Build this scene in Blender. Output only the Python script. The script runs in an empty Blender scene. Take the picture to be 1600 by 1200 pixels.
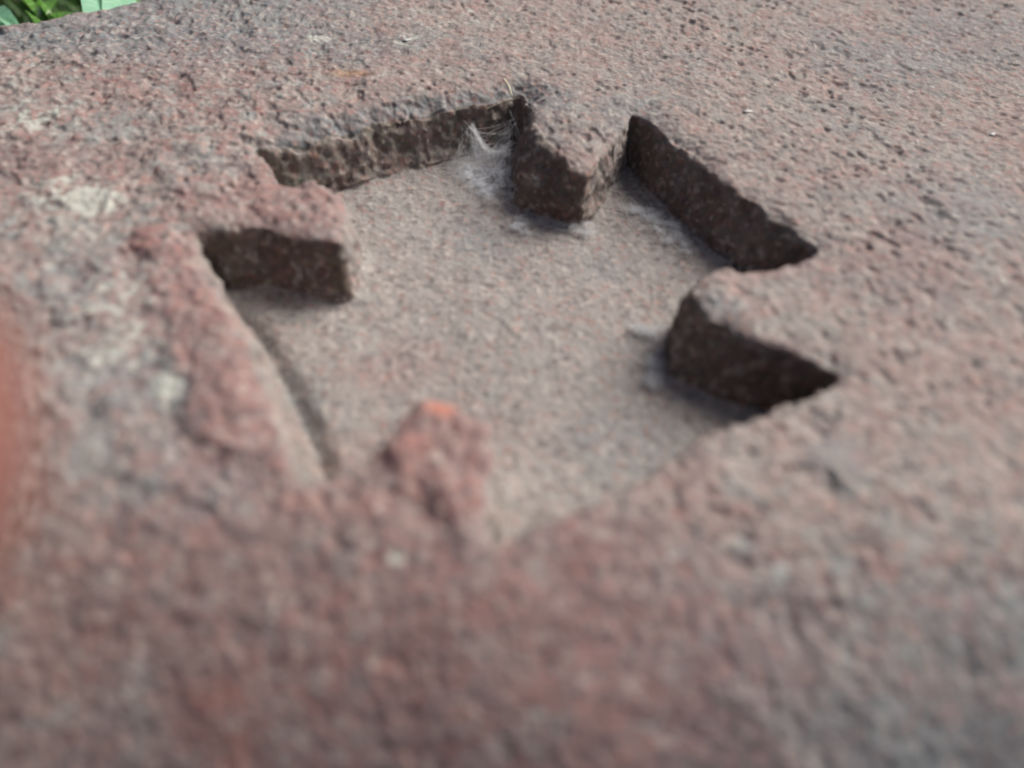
import bpy, bmesh, math, random
import numpy as np
from mathutils import Matrix, Vector

random.seed(4)
rng = np.random.default_rng(7)
MM = 0.001
scene = bpy.context.scene
col = scene.collection

# ------------------------------------------------------------------ camera
CAM = np.array([0.0, -0.08319, 0.06536])
# columns: camera right, up, back, in world axes
ROT = np.array([[0.99887, -0.04635, -0.01043],
                [0.02831, 0.75703, -0.65277],
                [0.03815, 0.65173, 0.75749]])
FPX = 1130.0
cam_data = bpy.data.cameras.new('camera')
cam = bpy.data.objects.new('camera', cam_data)
col.objects.link(cam)
m = Matrix(ROT.tolist()).to_4x4()
m.translation = Vector(CAM.tolist())
cam.matrix_world = m
cam_data.sensor_fit = 'HORIZONTAL'
cam_data.sensor_width = 36.0
cam_data.lens = 36.0 * FPX / 1600.0
cam_data.clip_start = 0.002
cam_data.clip_end = 60.0
cam_data.dof.use_dof = True
cam_data.dof.focus_distance = 0.143
cam_data.dof.aperture_fstop = 7.7
scene.camera = cam

# ------------------------------------------------------------------ light
SUN_EL, SUN_AZ = math.radians(42), math.radians(55)     # azimuth from +Y towards +X (behind, right)
world = bpy.data.worlds.new('World')
scene.world = world
world.use_nodes = True
wn = world.node_tree
bg = wn.nodes['Background']
sky = wn.nodes.new('ShaderNodeTexSky')
sky.sky_type = 'NISHITA'
sky.sun_disc = False
sky.sun_elevation = SUN_EL
sky.sun_rotation = SUN_AZ
sky.dust_density = 5.0
sky.air_density = 0.7
sky.ozone_density = 0.5
wn.links.new(sky.outputs[0], bg.inputs[0])
bg.inputs[1].default_value = 0.05
sun_data = bpy.data.lights.new('sun', 'SUN')
sun_data.energy = 2.6
sun_data.angle = math.radians(42)
sun_data.color = (1.0, 0.97, 0.93)
sun = bpy.data.objects.new('sun', sun_data)
col.objects.link(sun)
sd = Vector((math.sin(SUN_AZ) * math.cos(SUN_EL), math.cos(SUN_AZ) * math.cos(SUN_EL), math.sin(SUN_EL)))
sun.rotation_euler = sd.to_track_quat('Z', 'Y').to_euler()
scene.view_settings.view_transform = 'Standard'
scene.view_settings.look = 'None'
scene.view_settings.gamma = 1.0
scene.view_settings.use_curve_mapping = False
scene.view_settings.exposure = 0.66
scene.cycles.use_denoising = True
scene.cycles.max_bounces = 8
scene.cycles.diffuse_bounces = 7
scene.cycles.filter_width = 2.1


# ------------------------------------------------------------------ helpers
def at(pts, z=0.0):
    """photo pixel(s) -> point(s) in mm on the level z (mm)"""
    p = np.atleast_2d(np.array(pts, float))
    d = np.stack([(p[:, 0] - 800) / FPX, -(p[:, 1] - 600) / FPX, -np.ones(len(p))], 1) @ ROT.T
    t = (z * MM - CAM[2]) / d[:, 2]
    return (CAM + d * t[:, None]) / MM


def c2w(x, y, z):
    """camera-axes mm -> world metres (to lay the hand out beside the lens)"""
    return Vector((CAM + ROT @ (np.array([x, y, z], float) * MM)).tolist())


def tag(o, label=None, cat=None, group=None, kind=None):
    if label: o['label'] = label
    if cat: o['category'] = cat
    if group: o['group'] = group
    if kind: o['kind'] = kind
    return o


def empty(name, loc=(0, 0, 0)):
    o = bpy.data.objects.new(name, None)
    o.empty_display_size = 0.01
    o.location = loc
    col.objects.link(o)
    return o


def mesh_obj(name, verts, faces, mat, parent=None, smooth=True):
    me = bpy.data.meshes.new(name)
    me.from_pydata([tuple(v) for v in verts], [], [tuple(f) for f in faces])
    if smooth:
        me.polygons.foreach_set('use_smooth', [True] * len(me.polygons))
    me.materials.append(mat)
    o = bpy.data.objects.new(name, me)
    col.objects.link(o)
    if parent: o.parent = parent
    return o


def hash3(ix, iy, iz, seed):
    h = (ix.astype(np.uint32) * np.uint32(374761393) + iy.astype(np.uint32) * np.uint32(668265263)
         + iz.astype(np.uint32) * np.uint32(2147483647 - 1234567) + np.uint32(seed * 974711 + 13))
    h = (h ^ (h >> np.uint32(13))) * np.uint32(1274126177)
    h = (h ^ (h >> np.uint32(16))) * np.uint32(2246822519)
    h = h ^ (h >> np.uint32(15))
    return h.astype(np.float32) / np.float32(4294967295.0) * 2 - 1


def noise(p, size, seed=0):
    """value noise, p (N,3) in mm, feature size in mm, about -1..1"""
    r = np.random.default_rng(seed + 5)
    R, _ = np.linalg.qr(r.normal(size=(3, 3)))
    q = (p @ (R / size) + 500.0 + r.uniform(0, 50, 3)).astype(np.float32)
    f = np.floor(q)
    i = f.astype(np.int32)
    t = q - f
    t = t * t * t * (t * (t * 6 - 15) + 10)
    out = 0
    for dx in (0, 1):
        wx = t[:, 0] if dx else 1 - t[:, 0]
        for dy in (0, 1):
            wy = t[:, 1] if dy else 1 - t[:, 1]
            for dz in (0, 1):
                wz = t[:, 2] if dz else 1 - t[:, 2]
                out = out + wx * wy * wz * hash3(i[:, 0] + dx, i[:, 1] + dy, i[:, 2] + dz, seed)
    return out


def fbm(p, size, seed=0, oct=3, gain=0.5):
    s, a, tot = 0, 1.0, 0
    for k in range(oct):
        s = s + a * noise(p, size / 2 ** k, seed + k * 17)
        tot += a
        a *= gain
    return s / tot


def sstep(a, b, x):
    t = np.clip((x - a) / (b - a), 0, 1)
    return t * t * (3 - 2 * t)


# ------------------------------------------------------------------ materials
class NT:
    def __init__(self, name):
        self.m = bpy.data.materials.new(name)
        self.m.use_nodes = True
        self.t = self.m.node_tree
        self.b = self.t.nodes['Principled BSDF']

    def n(self, kind, **kw):
        o = self.t.nodes.new(kind)
        for k, v in kw.items(): setattr(o, k, v)
        return o

    def l(self, a, b): self.t.links.new(a, b)

    def coords(self, scale=1000.0):
        tc = self.n('ShaderNodeTexCoord')
        mp = self.n('ShaderNodeMapping')
        mp.inputs['Scale'].default_value = (scale,) * 3
        self.l(tc.outputs['Object'], mp.inputs[0])
        return mp.outputs[0]

    def noise(self, vec, scale, detail=2.0, rough=0.5, w=0.0):
        o = self.n('ShaderNodeTexNoise')
        o.noise_dimensions = '3D'
        mv = self.n('ShaderNodeVectorMath', operation='ADD')
        mv.inputs[1].default_value = (w * 31.7, w * 17.3, w * 53.1)
        self.l(vec, mv.inputs[0])
        vec = mv.outputs[0]
        o.inputs['Scale'].default_value = scale
        o.inputs['Detail'].default_value = detail
        o.inputs['Roughness'].default_value = rough
        self.l(vec, o.inputs['Vector'])
        return o.outputs[0]

    def range(self, v, a, b, c=0.0, d=1.0):
        o = self.n('ShaderNodeMapRange')
        o.interpolation_type = 'SMOOTHSTEP'
        for i, x in zip((1, 2, 3, 4), (a, b, c, d)): o.inputs[i].default_value = x
        self.l(v, o.inputs[0])
        return o.outputs[0]

    def math(self, op, a, b):
        o = self.n('ShaderNodeMath', operation=op)
        for i, x in enumerate((a, b)):
            if isinstance(x, (int, float)): o.inputs[i].default_value = x
            else: self.l(x, o.inputs[i])
        return o.outputs[0]

    def mix(self, f, a, b, mode='MIX'):
        o = self.n('ShaderNodeMix', data_type='RGBA', blend_type=mode)
        for s, x in ((o.inputs[0], f), (o.inputs[6], a), (o.inputs[7], b)):
            if isinstance(x, (int, float)): s.default_value = x
            elif isinstance(x, tuple): s.default_value = (*x, 1)
            else: self.l(x, s)
        return o.outputs[2]

    def attr(self, name):
        o = self.n('ShaderNodeAttribute', attribute_name=name)
        return o.outputs['Fac']

    def bump(self, h, strength, dist, prev=None):
        o = self.n('ShaderNodeBump')
        o.inputs['Strength'].default_value = strength
        o.inputs['Distance'].default_value = dist
        self.l(h, o.inputs['Height'])
        if prev is not None: self.l(prev, o.inputs['Normal'])
        return o.outputs[0]


def stone_material():
    k = NT('sandstone')
    v = k.coords()
    big = k.noise(v, 0.045, 4, 0.6, 1)
    mid = k.noise(v, 0.22, 4, 0.6, 2)
    small = k.noise(v, 0.9, 3, 0.6, 3)
    grain = k.noise(v, 2.6, 2, 0.5, 4)
    vor = k.n('ShaderNodeTexVoronoi')
    vor.inputs['Scale'].default_value = 1.15
    k.l(v, vor.inputs['Vector'])
    cell = k.n('ShaderNodeSeparateColor')
    k.l(vor.outputs['Color'], cell.inputs[0])
    pink, tan, grey = (0.340, 0.260, 0.238), (0.325, 0.290, 0.266), (0.270, 0.273, 0.266)
    c = k.mix(k.range(mid, 0.38, 0.62), pink, tan)
    c = k.mix(k.math('MULTIPLY', k.range(big, 0.50, 0.72), 0.65), c, grey)
    # coarse mottling of the weathered skin
    mo = k.attr('mottle')
    m1 = k.noise(v, 0.36, 3, 0.55, 21)
    m2 = k.noise(v, 0.30, 3, 0.55, 25)
    c = k.mix(k.math('MULTIPLY', mo, k.range(m1, 0.54, 0.64, 0, 0.80)), c, (0.335, 0.200, 0.182))
    c = k.mix(k.math('MULTIPLY', mo, k.range(m2, 0.52, 0.63, 0, 0.85)), c, (0.345, 0.355, 0.335))
    c = k.mix(k.math('MULTIPLY', mo, k.range(m1, 0.44, 0.34, 0, 0.85)), c, (0.150, 0.130, 0.125))
    # recess floor: dusty; sunward walls get the same pale tone as painted light
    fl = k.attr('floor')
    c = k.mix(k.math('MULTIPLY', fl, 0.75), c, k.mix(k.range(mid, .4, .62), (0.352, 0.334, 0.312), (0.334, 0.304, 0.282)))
    # grey weathering and floor patches, red iron-rich crust, dirt and painted shade on the cut faces
    c = k.mix(k.math('MULTIPLY', k.attr('grey'), k.range(small, 0.30, 0.62, 0.45, 0.95)), c, (0.215, 0.236, 0.245))
    red = k.mix(k.range(small, 0.38, 0.62), (0.355, 0.188, 0.170), (0.245, 0.155, 0.150))
    c = k.mix(k.math('MULTIPLY', k.attr('red'), k.range(mid, 0.25, 0.55, 0.35, 0.95)), c, red)
    c = k.mix(k.math('MULTIPLY', k.attr('dirt_shade'), k.range(small, 0.25, 0.6, 0.55, 0.95)), c,
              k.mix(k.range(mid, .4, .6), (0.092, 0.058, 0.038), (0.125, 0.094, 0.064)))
    c = k.mix(k.math('MULTIPLY', k.attr('moss'), 0.75), c, k.mix(k.range(small, .4, .6), (0.165, 0.160, 0.118), (0.21, 0.215, 0.18)))
    # grains
    c = k.mix(k.range(cell.outputs[0], 0.68, 0.95, 0, 0.58), c, (0.155, 0.125, 0.12))
    c = k.mix(k.range(cell.outputs[1], 0.76, 0.97, 0, 0.50), c, (0.52, 0.46, 0.41))
    c = k.mix(k.range(cell.outputs[2], 0.84, 0.97, 0, 0.34), c, (0.43, 0.21, 0.17))
    c = k.mix(k.range(grain, 0.30, 0.70, 0.0, 0.55), c, k.mix(1.0, c, (0.74, 0.74, 0.74), 'MULTIPLY'))
    pits = k.range(k.noise(v, 0.75, 2, 0.55, 9), 0.60, 0.70)
    c = k.mix(k.math('MULTIPLY', pits, k.math('SUBTRACT', 0.5, k.math('MULTIPLY', fl, 0.25))), c, (0.13, 0.105, 0.10))
    # lichen and fresh chips
    wl = k.range(k.math('ADD', k.attr('lichen'), k.math('ADD', k.math('MULTIPLY', small, 2.2), k.math('MULTIPLY', k.noise(v, 0.42, 4, 0.7, 12), 2.4))), 2.72, 3.2)
    c = k.mix(k.math('MULTIPLY', wl, 0.75), c, (0.50, 0.52, 0.46))
    orr = k.range(k.math('ADD', k.attr('chip'), k.math('MULTIPLY', small, 1.6)), 1.1, 2.1)
    c = k.mix(k.math('MULTIPLY', orr, 0.85), c, (0.52, 0.205, 0.145))
    stain = k.range(k.math('ADD', k.attr('stain'), k.math('MULTIPLY', small, 0.9)), 0.70, 1.6)
    c = k.mix(k.math('MULTIPLY', stain, 0.6), c, (0.42, 0.22, 0.09))
    k.l(c, k.b.inputs['Base Color'])
    k.b.inputs['Roughness'].default_value = 0.92
    k.b.inputs['Specular IOR Level'].default_value = 0.25
    nb = k.bump(grain, 0.4, 0.0002)
    nb = k.bump(vor.outputs['Distance'], 0.5, 0.00025, nb)
    k.l(nb, k.b.inputs['Normal'])
    return k.m


def simple_material(name, c1, c2, scale, rough=0.6, bump=0.0, sub=0.0, trans=0.0, veins=False):
    k = NT(name)
    v = k.coords()
    n = k.noise(v, scale, 4, 0.6)
    c = k.mix(k.range(n, 0.35, 0.65), c1, c2)
    k.l(c, k.b.inputs['Base Color'])
    k.b.inputs['Roughness'].default_value = rough
    if bump:
        k.l(k.bump(n, 0.5, bump), k.b.inputs['Normal'])
    if sub:
        k.b.inputs['Subsurface Weight'].default_value = sub
        k.b.inputs['Subsurface Radius'].default_value = (0.006, 0.0022, 0.0012)
        k.b.inputs['Subsurface Scale'].default_value = 1.0
    if veins:
        sx = k.n('ShaderNodeSeparateXYZ')
        k.l(v, sx.inputs[0])
        ax = k.math('ABSOLUTE', sx.outputs[0], 0.0)
        rib = k.range(ax, 0.25, 0.6, 1.0, 0.0)
        sd_ = k.math('SINE', k.math('MULTIPLY', k.math('SUBTRACT', sx.outputs[1], k.math('MULTIPLY', ax, 0.8)), 2.2), 0.0)
        side_ = k.range(sd_, 0.82, 1.0, 0.0, 0.6)
        c = k.mix(k.math('MAXIMUM', rib, side_), c, k.mix(0.5, c, (0.75, 0.85, 0.6)))
        k.l(c, k.b.inputs['Base Color'])
    if trans:
        tl = k.n('ShaderNodeBsdfTranslucent')
        k.l(c, tl.inputs[0])
        ms = k.n('ShaderNodeMixShader')
        ms.inputs[0].default_value = trans
        out = k.t.nodes['Material Output']
        k.l(k.b.outputs[0], ms.inputs[1])
        k.l(tl.outputs[0], ms.inputs[2])
        k.l(ms.outputs[0], out.inputs['Surface'])
    return k.m


STONE = stone_material()
SOIL = simple_material('soil', (0.055, 0.040, 0.026), (0.10, 0.075, 0.05), 0.12, 0.95, 0.002)
LEAF_DARK = simple_material('leaf_green', (0.09, 0.26, 0.025), (0.16, 0.36, 0.05), 0.15, 0.45, 0.0004, trans=0.35, veins=True)
LEAF_PALE = simple_material('leaf_pale', (0.24, 0.50, 0.31), (0.32, 0.60, 0.42), 0.12, 0.40, 0.0004, trans=0.30, veins=True)
GRASS = simple_material('grass_blade', (0.035, 0.10, 0.014), (0.07, 0.16, 0.03), 0.08, 0.5, trans=0.3)
SILK = simple_material('spider_silk', (0.88, 0.89, 0.90), (0.92, 0.92, 0.92), 1.0, 0.5, trans=0.5)
STRAW = simple_material('dry_straw', (0.55, 0.47, 0.32), (0.66, 0.60, 0.45), 0.8, 0.6)
def film_material():
    k = NT('silk_film')
    v = k.coords()
    n = k.noise(v, 0.6, 5, 0.7)
    st = k.n('ShaderNodeMapping')
    st.inputs['Scale'].default_value = (0.6, 4.0, 2.0)
    st.inputs['Rotation'].default_value = (0, 0, 0.6)
    k.l(v, st.inputs[0])
    n2 = k.noise(st.outputs[0], 1.0, 3, 0.6, 2)
    al = k.math('MULTIPLY', k.range(n, 0.32, 0.62), k.range(n2, 0.25, 0.75, 0.25, 1.0))
    al = k.math('MULTIPLY', k.math('MULTIPLY', al, k.attr('edge')), 0.95)
    k.b.inputs['Base Color'].default_value = (0.74, 0.77, 0.80, 1)
    k.b.inputs['Roughness'].default_value = 0.7
    k.l(al, k.b.inputs['Alpha'])
    return k.m


FILM = film_material()
MICA = simple_material('pale_fleck', (0.58, 0.57, 0.55), (0.66, 0.65, 0.63), 2.0, 0.35)
SKIN = simple_material('skin', (0.245, 0.110, 0.090), (0.285, 0.132, 0.108), 0.25, 0.5, 0.0001, sub=0.6)
NAIL = simple_material('fingernail', (0.68, 0.40, 0.32), (0.72, 0.44, 0.36), 0.2, 0.3)

# ================================================================== the slab
# outline of the sunken cross at the surface (photo pixels, turned into mm on the slab's plane)
# with, for each corner, how far the foot of the cut face stands in front of its rim (mm)
OUT = [
    # label, px, py, foot dx, foot dy
    ('UL', 397, 224, 0.8, -0.8), ('UL', 440, 212, 2.0, -3.2), ('UL', 500, 197, 2.0, -3.6), ('UL', 560, 180, 2.0, -3.4),
    ('UL', 630, 168, 1.6, -2.6), ('UL', 700, 157, 0.9, -1.5), ('UL', 765, 146, 0.6, -0.9), ('UL', 815, 134, 0.2, -0.4),
    ('B', 826, 146, -1.0, -0.8), ('B', 832, 175, -2.8, -2.2), ('B', 846, 200, -4.5, -8.2), ('B', 868, 222, -1.6, -5.8), ('B', 890, 244, -0.3, -3.4),
    ('B', 913, 264, 0.4, -1.3), ('B', 945, 232, 1.0, -0.4), ('B', 986, 182, 0.7, 0.3),
    ('UR', 992, 172, -0.2, -0.4), ('UR', 1050, 210, -2.4, -1.5), ('UR', 1150, 285, -3.7, -2.2), ('UR', 1230, 345, -3.0, -1.8),
    ('UR', 1284, 383, -0.9, -0.6),
    ('C', 1278, 392, -0.5, 0.6), ('C', 1200, 413, 0.0, 0.9), ('C', 1130, 412, -0.3, 0.9), ('C', 1096, 428, -1.6, 0.5),
    ('C', 1086, 443, -2.3, -0.5), ('C', 1092, 476, -2.9, -2.9), ('C', 1118, 494, -2.2, -2.6), ('C', 1170, 522, -1.5, -2.0),
    ('C', 1250, 553, -0.8, -1.2), ('C', 1314, 578, -0.2, -0.3),
    ('LR', 1322, 588, -0.4, 0.4), ('LR', 1270, 615, -0.9, 1.4), ('LR', 1200, 645, -1.0, 1.7), ('LR', 1140, 668, -1.0, 1.7),
    ('LR', 1080, 690, -1.0, 1.7), ('LR', 1020, 738, -1.0, 1.7), ('LR', 960, 770, -1.0, 1.7), ('LR', 900, 790, -1.0, 1.7),
    ('LR', 850, 814, -0.7, 1.2), ('LR', 780, 842, 0.1, 0.8),
    ('D', 760, 832, 1.2, 0.5), ('D', 768, 770, 1.6, 0.2), ('D', 772, 705, 1.5, 0.3), ('D', 758, 662, 1.0, 1.0),
    ('D', 705, 634, 0.3, 1.3), ('D', 652, 624, -0.8, 1.2), ('D', 628, 650, -1.3, 0.8), ('D', 596, 700, -1.2, 0.8),
    ('D', 525, 744, -0.6, 1.0), ('D', 474, 757, 0.3, 0.8),
    ('LL', 460, 746, 1.2, 0.6), ('LL', 432, 655, 2.7, 1.6), ('LL', 396, 562, 2.6, 1.6), ('LL', 345, 460, 2.4, 1.4),
    ('LL', 312, 398, 1.6, 0.9), ('LL', 299, 356, 0.4, 0.1),
    ('A', 312, 356, 0.0, -0.8), ('A', 400, 350, 0.0, -1.4), ('A', 480, 366, 0.1, -1.3), ('A', 528, 375, 0.4, -1.3),
    ('A', 541, 366, 0.6, -1.0), ('A', 545, 338, 1.2, 0.0), ('A', 540, 306, 1.1, 0.6), ('A', 530, 294, 0.4, 1.0),
    ('A', 492, 276, 0.0, 1.2), ('A', 446, 285, 0.0, 1.0), ('A', 420, 258, 0.3, 0.7),
]
DEPTH = 11.0
ctrl = at([(o[1], o[2]) for o in OUT])[:, :2]
coff = np.array([(o[3], o[4]) for o in OUT])
pts, offs, labs = [], [], []
for i in range(len(OUT)):
    j = (i + 1) % len(OUT)
    n = max(1, int(round(np.linalg.norm(ctrl[j] - ctrl[i]) / 0.7)))
    for s in range(n):
        t = s / n
        pts.append(ctrl[i] * (1 - t) + ctrl[j] * t)
        offs.append(coff[i] * (1 - t) + coff[j] * t)
        labs.append(OUT[i][0])
pts, offs, labs = np.array(pts), np.array(offs), np.array(labs)
for _ in range(2):
    pts = 0.5 * pts + 0.25 * (np.roll(pts, 1, 0) + np.roll(pts, -1, 0))
for _ in range(4):
    offs = 0.5 * offs + 0.25 * (np.roll(offs, 1, 0) + np.roll(offs, -1, 0))
p3 = np.c_[pts, np.zeros(len(pts))]
jit = np.stack([fbm(p3, 3.2, 31, 3) * 1.05, fbm(p3, 3.2, 57, 3) * 1.05], 1)
ul = (labs == 'UL')
jit[ul] += np.stack([fbm(p3[ul], 4.0, 33, 3) * 0.3, fbm(p3[ul], 4.0, 59, 3) * 0.5], 1)
pts = pts + jit                       # the rim is broken, the foot of the cut stays straight
offs = offs - 0.85 * jit
RECESS = pts

# edge of the slab itself: a worn, slightly wavy rectangle, its far left edge in view
E0, E1 = at((0, 26))[0, :2], at((212, -12))[0, :2]
ed = (E1 - E0) / np.linalg.norm(E1 - E0)
en = np.array([-ed[1], ed[0]])                           # outward of the far left edge
c0, c1, c2, c3 = (E0 - ed * 150, E0 + ed * 215, E0 + ed * 215 - en * 300, E0 - ed * 150 - en * 300)
sl = []
for a, b in ((c3, c2), (c2, c1), (c1, c0), (c0, c3)):
    n = int(np.linalg.norm(b - a) / 7)
    for s in range(n): sl.append(a + (b - a) * s / n)
sl = np.array(sl)
for _ in range(14):
    sl = 0.5 * sl + 0.25 * (np.roll(sl, 1, 0) + np.roll(sl, -1, 0))
q3 = np.c_[sl, np.zeros(len(sl))]
sl = sl + np.stack([fbm(q3, 30, 91, 3) * 2.2, fbm(q3, 30, 75, 3) * 2.2], 1)
SLAB = sl


def sdf(p, poly):
    """signed distance to a closed polygon (negative inside) and index of the nearest segment"""
    a = poly.astype(np.float32)
    b = np.roll(a, -1, 0)
    ab = b - a
    l2 = (ab ** 2).sum(1)
    D = np.empty(len(p), np.float32)
    I = np.empty(len(p), np.int32)
    p = p.astype(np.float32)
    for s in range(0, len(p), 12000):
        q = p[s:s + 12000]
        dx = q[:, None, 0] - a[None, :, 0]
        dy = q[:, None, 1] - a[None, :, 1]
        t = np.clip((dx * ab[:, 0] + dy * ab[:, 1]) / l2, 0, 1)
        d2 = (dx - t * ab[:, 0]) ** 2 + (dy - t * ab[:, 1]) ** 2
        k = d2.argmin(1)
        cond = (a[None, :, 1] > q[:, None, 1]) != (b[None, :, 1] > q[:, None, 1])
        with np.errstate(divide='ignore', invalid='ignore'):
            xi = a[:, 0] + (q[:, None, 1] - a[:, 1]) * ab[:, 0] / ab[:, 1]
        ins = (cond & (q[:, None, 0] < xi)).sum(1) % 2 == 1
        d = np.sqrt(d2[np.arange(len(q)), k])
        D[s:s + 12000] = np.where(ins, -d, d)
        I[s:s + 12000] = k
    return D, I


def axis(segs, lo, hi):
    out = [segs[0][0]]
    for a, b, h in segs:
        n = int(round((b - a) / h))
        out += list(np.linspace(a, b, n + 1)[1:])
    h = segs[-1][2]
    while out[-1] < hi:
        h = min(h * 1.12, 5.0); out.append(out[-1] + h)
    h = segs[0][2]
    pre = [out[0]]
    while pre[-1] > lo:
        h = min(h * 1.12, 5.0); pre.append(pre[-1] - h)
    return np.array(pre[:0:-1] + out)


xs = axis([(-114, -60, 0.32), (-60, 60, 0.25), (60, 124, 0.33)], -330, 330)
ys = axis([(-74, -50, 0.30), (-50, 55, 0.25), (55, 104, 0.36)], -300, 330)
NX, NY = len(xs), len(ys)
GX, GY = np.meshgrid(xs, ys)
G = np.stack([GX.ravel(), GY.ravel()], 1)
D_rec = np.full(len(G), 60.0, np.float32)
near = (np.abs(G[:, 0]) < 62) & (np.abs(G[:, 1]) < 62)
N_rec = np.zeros(len(G), np.int32)
D_rec[near], N_rec[near] = sdf(G[near], RECESS)
D_slab, _ = sdf(G, SLAB)


def snap(P, D):
    """move the nearer end of every grid edge that crosses the outline onto it"""
    Dg = D.reshape(NY, NX)
    on = np.zeros(NX * NY, bool)
    best = np.full(NX * NY, 9e9)
    tgt = P.copy()
    idx = np.arange(NX * NY).reshape(NY, NX)
    for A, B in ((idx[:, :-1], idx[:, 1:]), (idx[:-1], idx[1:])):
        A, B = A.ravel(), B.ravel()
        cr = (D[A] < 0) != (D[B] < 0)
        A, B = A[cr], B[cr]
        t = D[A] / (D[A] - D[B])
        X = P[A] + (P[B] - P[A]) * t[:, None]
        who = np.where(t < 0.5, A, B)
        dist = np.linalg.norm(X - P[who], axis=1)
        o = np.argsort(-dist)
        tgt[who[o]] = X[o]
        on[who] = True
    return tgt, on


G, on_rec = snap(G, D_rec)
G, on_slab = snap(G, D_slab)
state = np.where(D_rec < 0, -1, 1)
state[on_rec] = 0
sst = np.where(D_slab < 0, -1, 1)
sst[on_slab] = 0

idx = np.arange(NX * NY).reshape(NY, NX)
qa, qb, qc, qd = idx[:-1, :-1].ravel(), idx[:-1, 1:].ravel(), idx[1:, 1:].ravel(), idx[1:, :-1].ravel()
par = ((np.arange(NY - 1)[:, None] + np.arange(NX - 1)[None]) % 2).ravel().astype(bool)
use_bd = par.copy()
for st in (state, sst):
    use_bd[(st[qa] * st[qc]) < 0] = True
    use_bd[(st[qb] * st[qd]) < 0] = False
T1 = np.where(use_bd[:, None], np.stack([qa, qb, qd], 1), np.stack([qa, qb, qc], 1))
T2 = np.where(use_bd[:, None], np.stack([qb, qc, qd], 1), np.stack([qa, qc, qd], 1))
T = np.concatenate([T1, T2])


def side(T, st, D, P, poly):
    s = st[T]
    r = np.where((s < 0).any(1), -1, np.where((s > 0).any(1), 1, 0))
    z = np.where(r == 0)[0]
    if len(z):
        d, _ = sdf(P[T[z]].mean(1), poly)
        r[z] = np.where(d < 0, -1, 1)
    return r


s_slab = side(T, sst, D_slab, G, SLAB)
T = T[s_slab < 0]
s_rec = side(T, state, D_rec, G, RECESS)
T_in, T_out = T[s_rec < 0], T[s_rec > 0]


def border(Ta, Tb):
    """directed edges of Ta that an edge of Tb (or nothing, if Tb is None) runs against"""
    e = np.concatenate([Ta[:, [0, 1]], Ta[:, [1, 2]], Ta[:, [2, 0]]])
    N = NX * NY
    key = e[:, 0].astype(np.int64) * N + e[:, 1]
    rev = e[:, 1].astype(np.int64) * N + e[:, 0]
    if Tb is None:
        return e[~np.isin(rev, key)]
    f = np.concatenate([Tb[:, [0, 1]], Tb[:, [1, 2]], Tb[:, [2, 0]]])
    kf = f[:, 0].astype(np.int64) * N + f[:, 1]
    return e[np.isin(rev, kf)]


rim_e = border(T_out, T_in)
allT = np.concatenate([T_in, T_out])
edge_e = border(allT, None)

# ---- heights
D_rec2 = np.where(on_rec, 0, D_rec)
D_slab2 = np.where(on_slab, 0, D_slab)
P3 = np.c_[G, np.zeros(len(G))]

# a flaky raised crust beside the lower left arm, and the block at the lower arm standing a little proud
CRUST = at([(222, 362), (262, 346), (292, 368), (312, 405), (350, 480), (392, 566), (424, 645), (446, 722),
            (430, 742), (392, 728), (352, 726), (318, 690), (302, 640), (296, 585), (268, 532), (240, 480), (226, 425)])[:, :2]
PROUD = at([(650, 618), (705, 628), (766, 662), (770, 740), (758, 820), (728, 862), (690, 815), (640, 752), (596, 702), (626, 655)])[:, :2]
d_crust = np.full(len(G), 50.0, np.float32)
d_proud = np.full(len(G), 50.0, np.float32)
for dd, pl in ((d_crust, CRUST), (d_proud, PROUD)):
    bx = ((G > pl.min(0) - 6) & (G < pl.max(0) + 6)).all(1)
    dd[bx], _ = sdf(G[bx], pl)


def surface(P3, d_slab, d_crust, d_proud):
    x, y = P3[:, 0], P3[:, 1]
    z = 0.9 * fbm(P3, 42, 3, 2) + 0.35 * fbm(P3, 9, 5, 3)
    # added roll-off of the near side towards the viewer, to shade the foreground
    f = np.clip(-37.0 - y + 2.5 * fbm(P3, 30, 9, 2), 0, None)
    z = z - np.where(f < 30, f ** 2 / (2 * 37.0), 30 ** 2 / 74.0 + 20.0 * (1 - np.exp(-(f - 30) * 30 / 37.0 / 20.0)))
    # rounded outer edge
    e = np.clip(9.0 + d_slab, 0, 9) / 9.0
    z = z - 3.2 * (1 - np.sqrt(np.clip(1 - e ** 2.4, 0, 1)))
    w = fbm(P3, 4, 11, 3)
    z = z + 0.6 * sstep(1.5, -1.3, d_crust + 2.2 * w)
    z = z + 0.6 * sstep(1.6, -1.4, d_proud + 1.5 * w)
    return z


top_z = surface(P3, D_slab2, d_crust, d_proud)
# chips and wear along the rim of the carving
rimw = np.exp(-np.clip(D_rec2, 0, None) / 1.3) * (0.45 + 0.85 * sstep(-0.1, 0.6, fbm(P3, 5, 21, 2)))
uld = np.full(len(G), 50.0, np.float32)
bx = ((G > RECESS[ul].min(0) - 8) & (G < RECESS[ul].max(0) + 8)).all(1)
uld[bx] = np.sqrt(((G[bx][:, None].astype(np.float32) - RECESS[ul][None, ::2].astype(np.float32)) ** 2).sum(2)).min(1)
ulb = np.exp(-(uld / 2.6) ** 2) * sstep(-44, -36, G[:, 0])
rimw = rimw + ulb * (1.7 + 0.9 * fbm(P3, 3.2, 23, 3))      # eroded rim of the far left arm
top_z = top_z - np.where(D_rec2 > -0.01, rimw, 0)

# ---- floor vertices (rim vertices are doubled: one at the top, one at the foot)
fl_ids = np.unique(T_in)
nb = len(G)
fmap = np.full(nb, -1, np.int64)
d_in = np.clip(-D_rec2[fl_ids], 0, None)
k0 = N_rec[fl_ids]
sm = offs.copy()
for _ in range(1):
    sm = 0.5 * sm + 0.25 * (np.roll(sm, 1, 0) + np.roll(sm, -1, 0))
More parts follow.
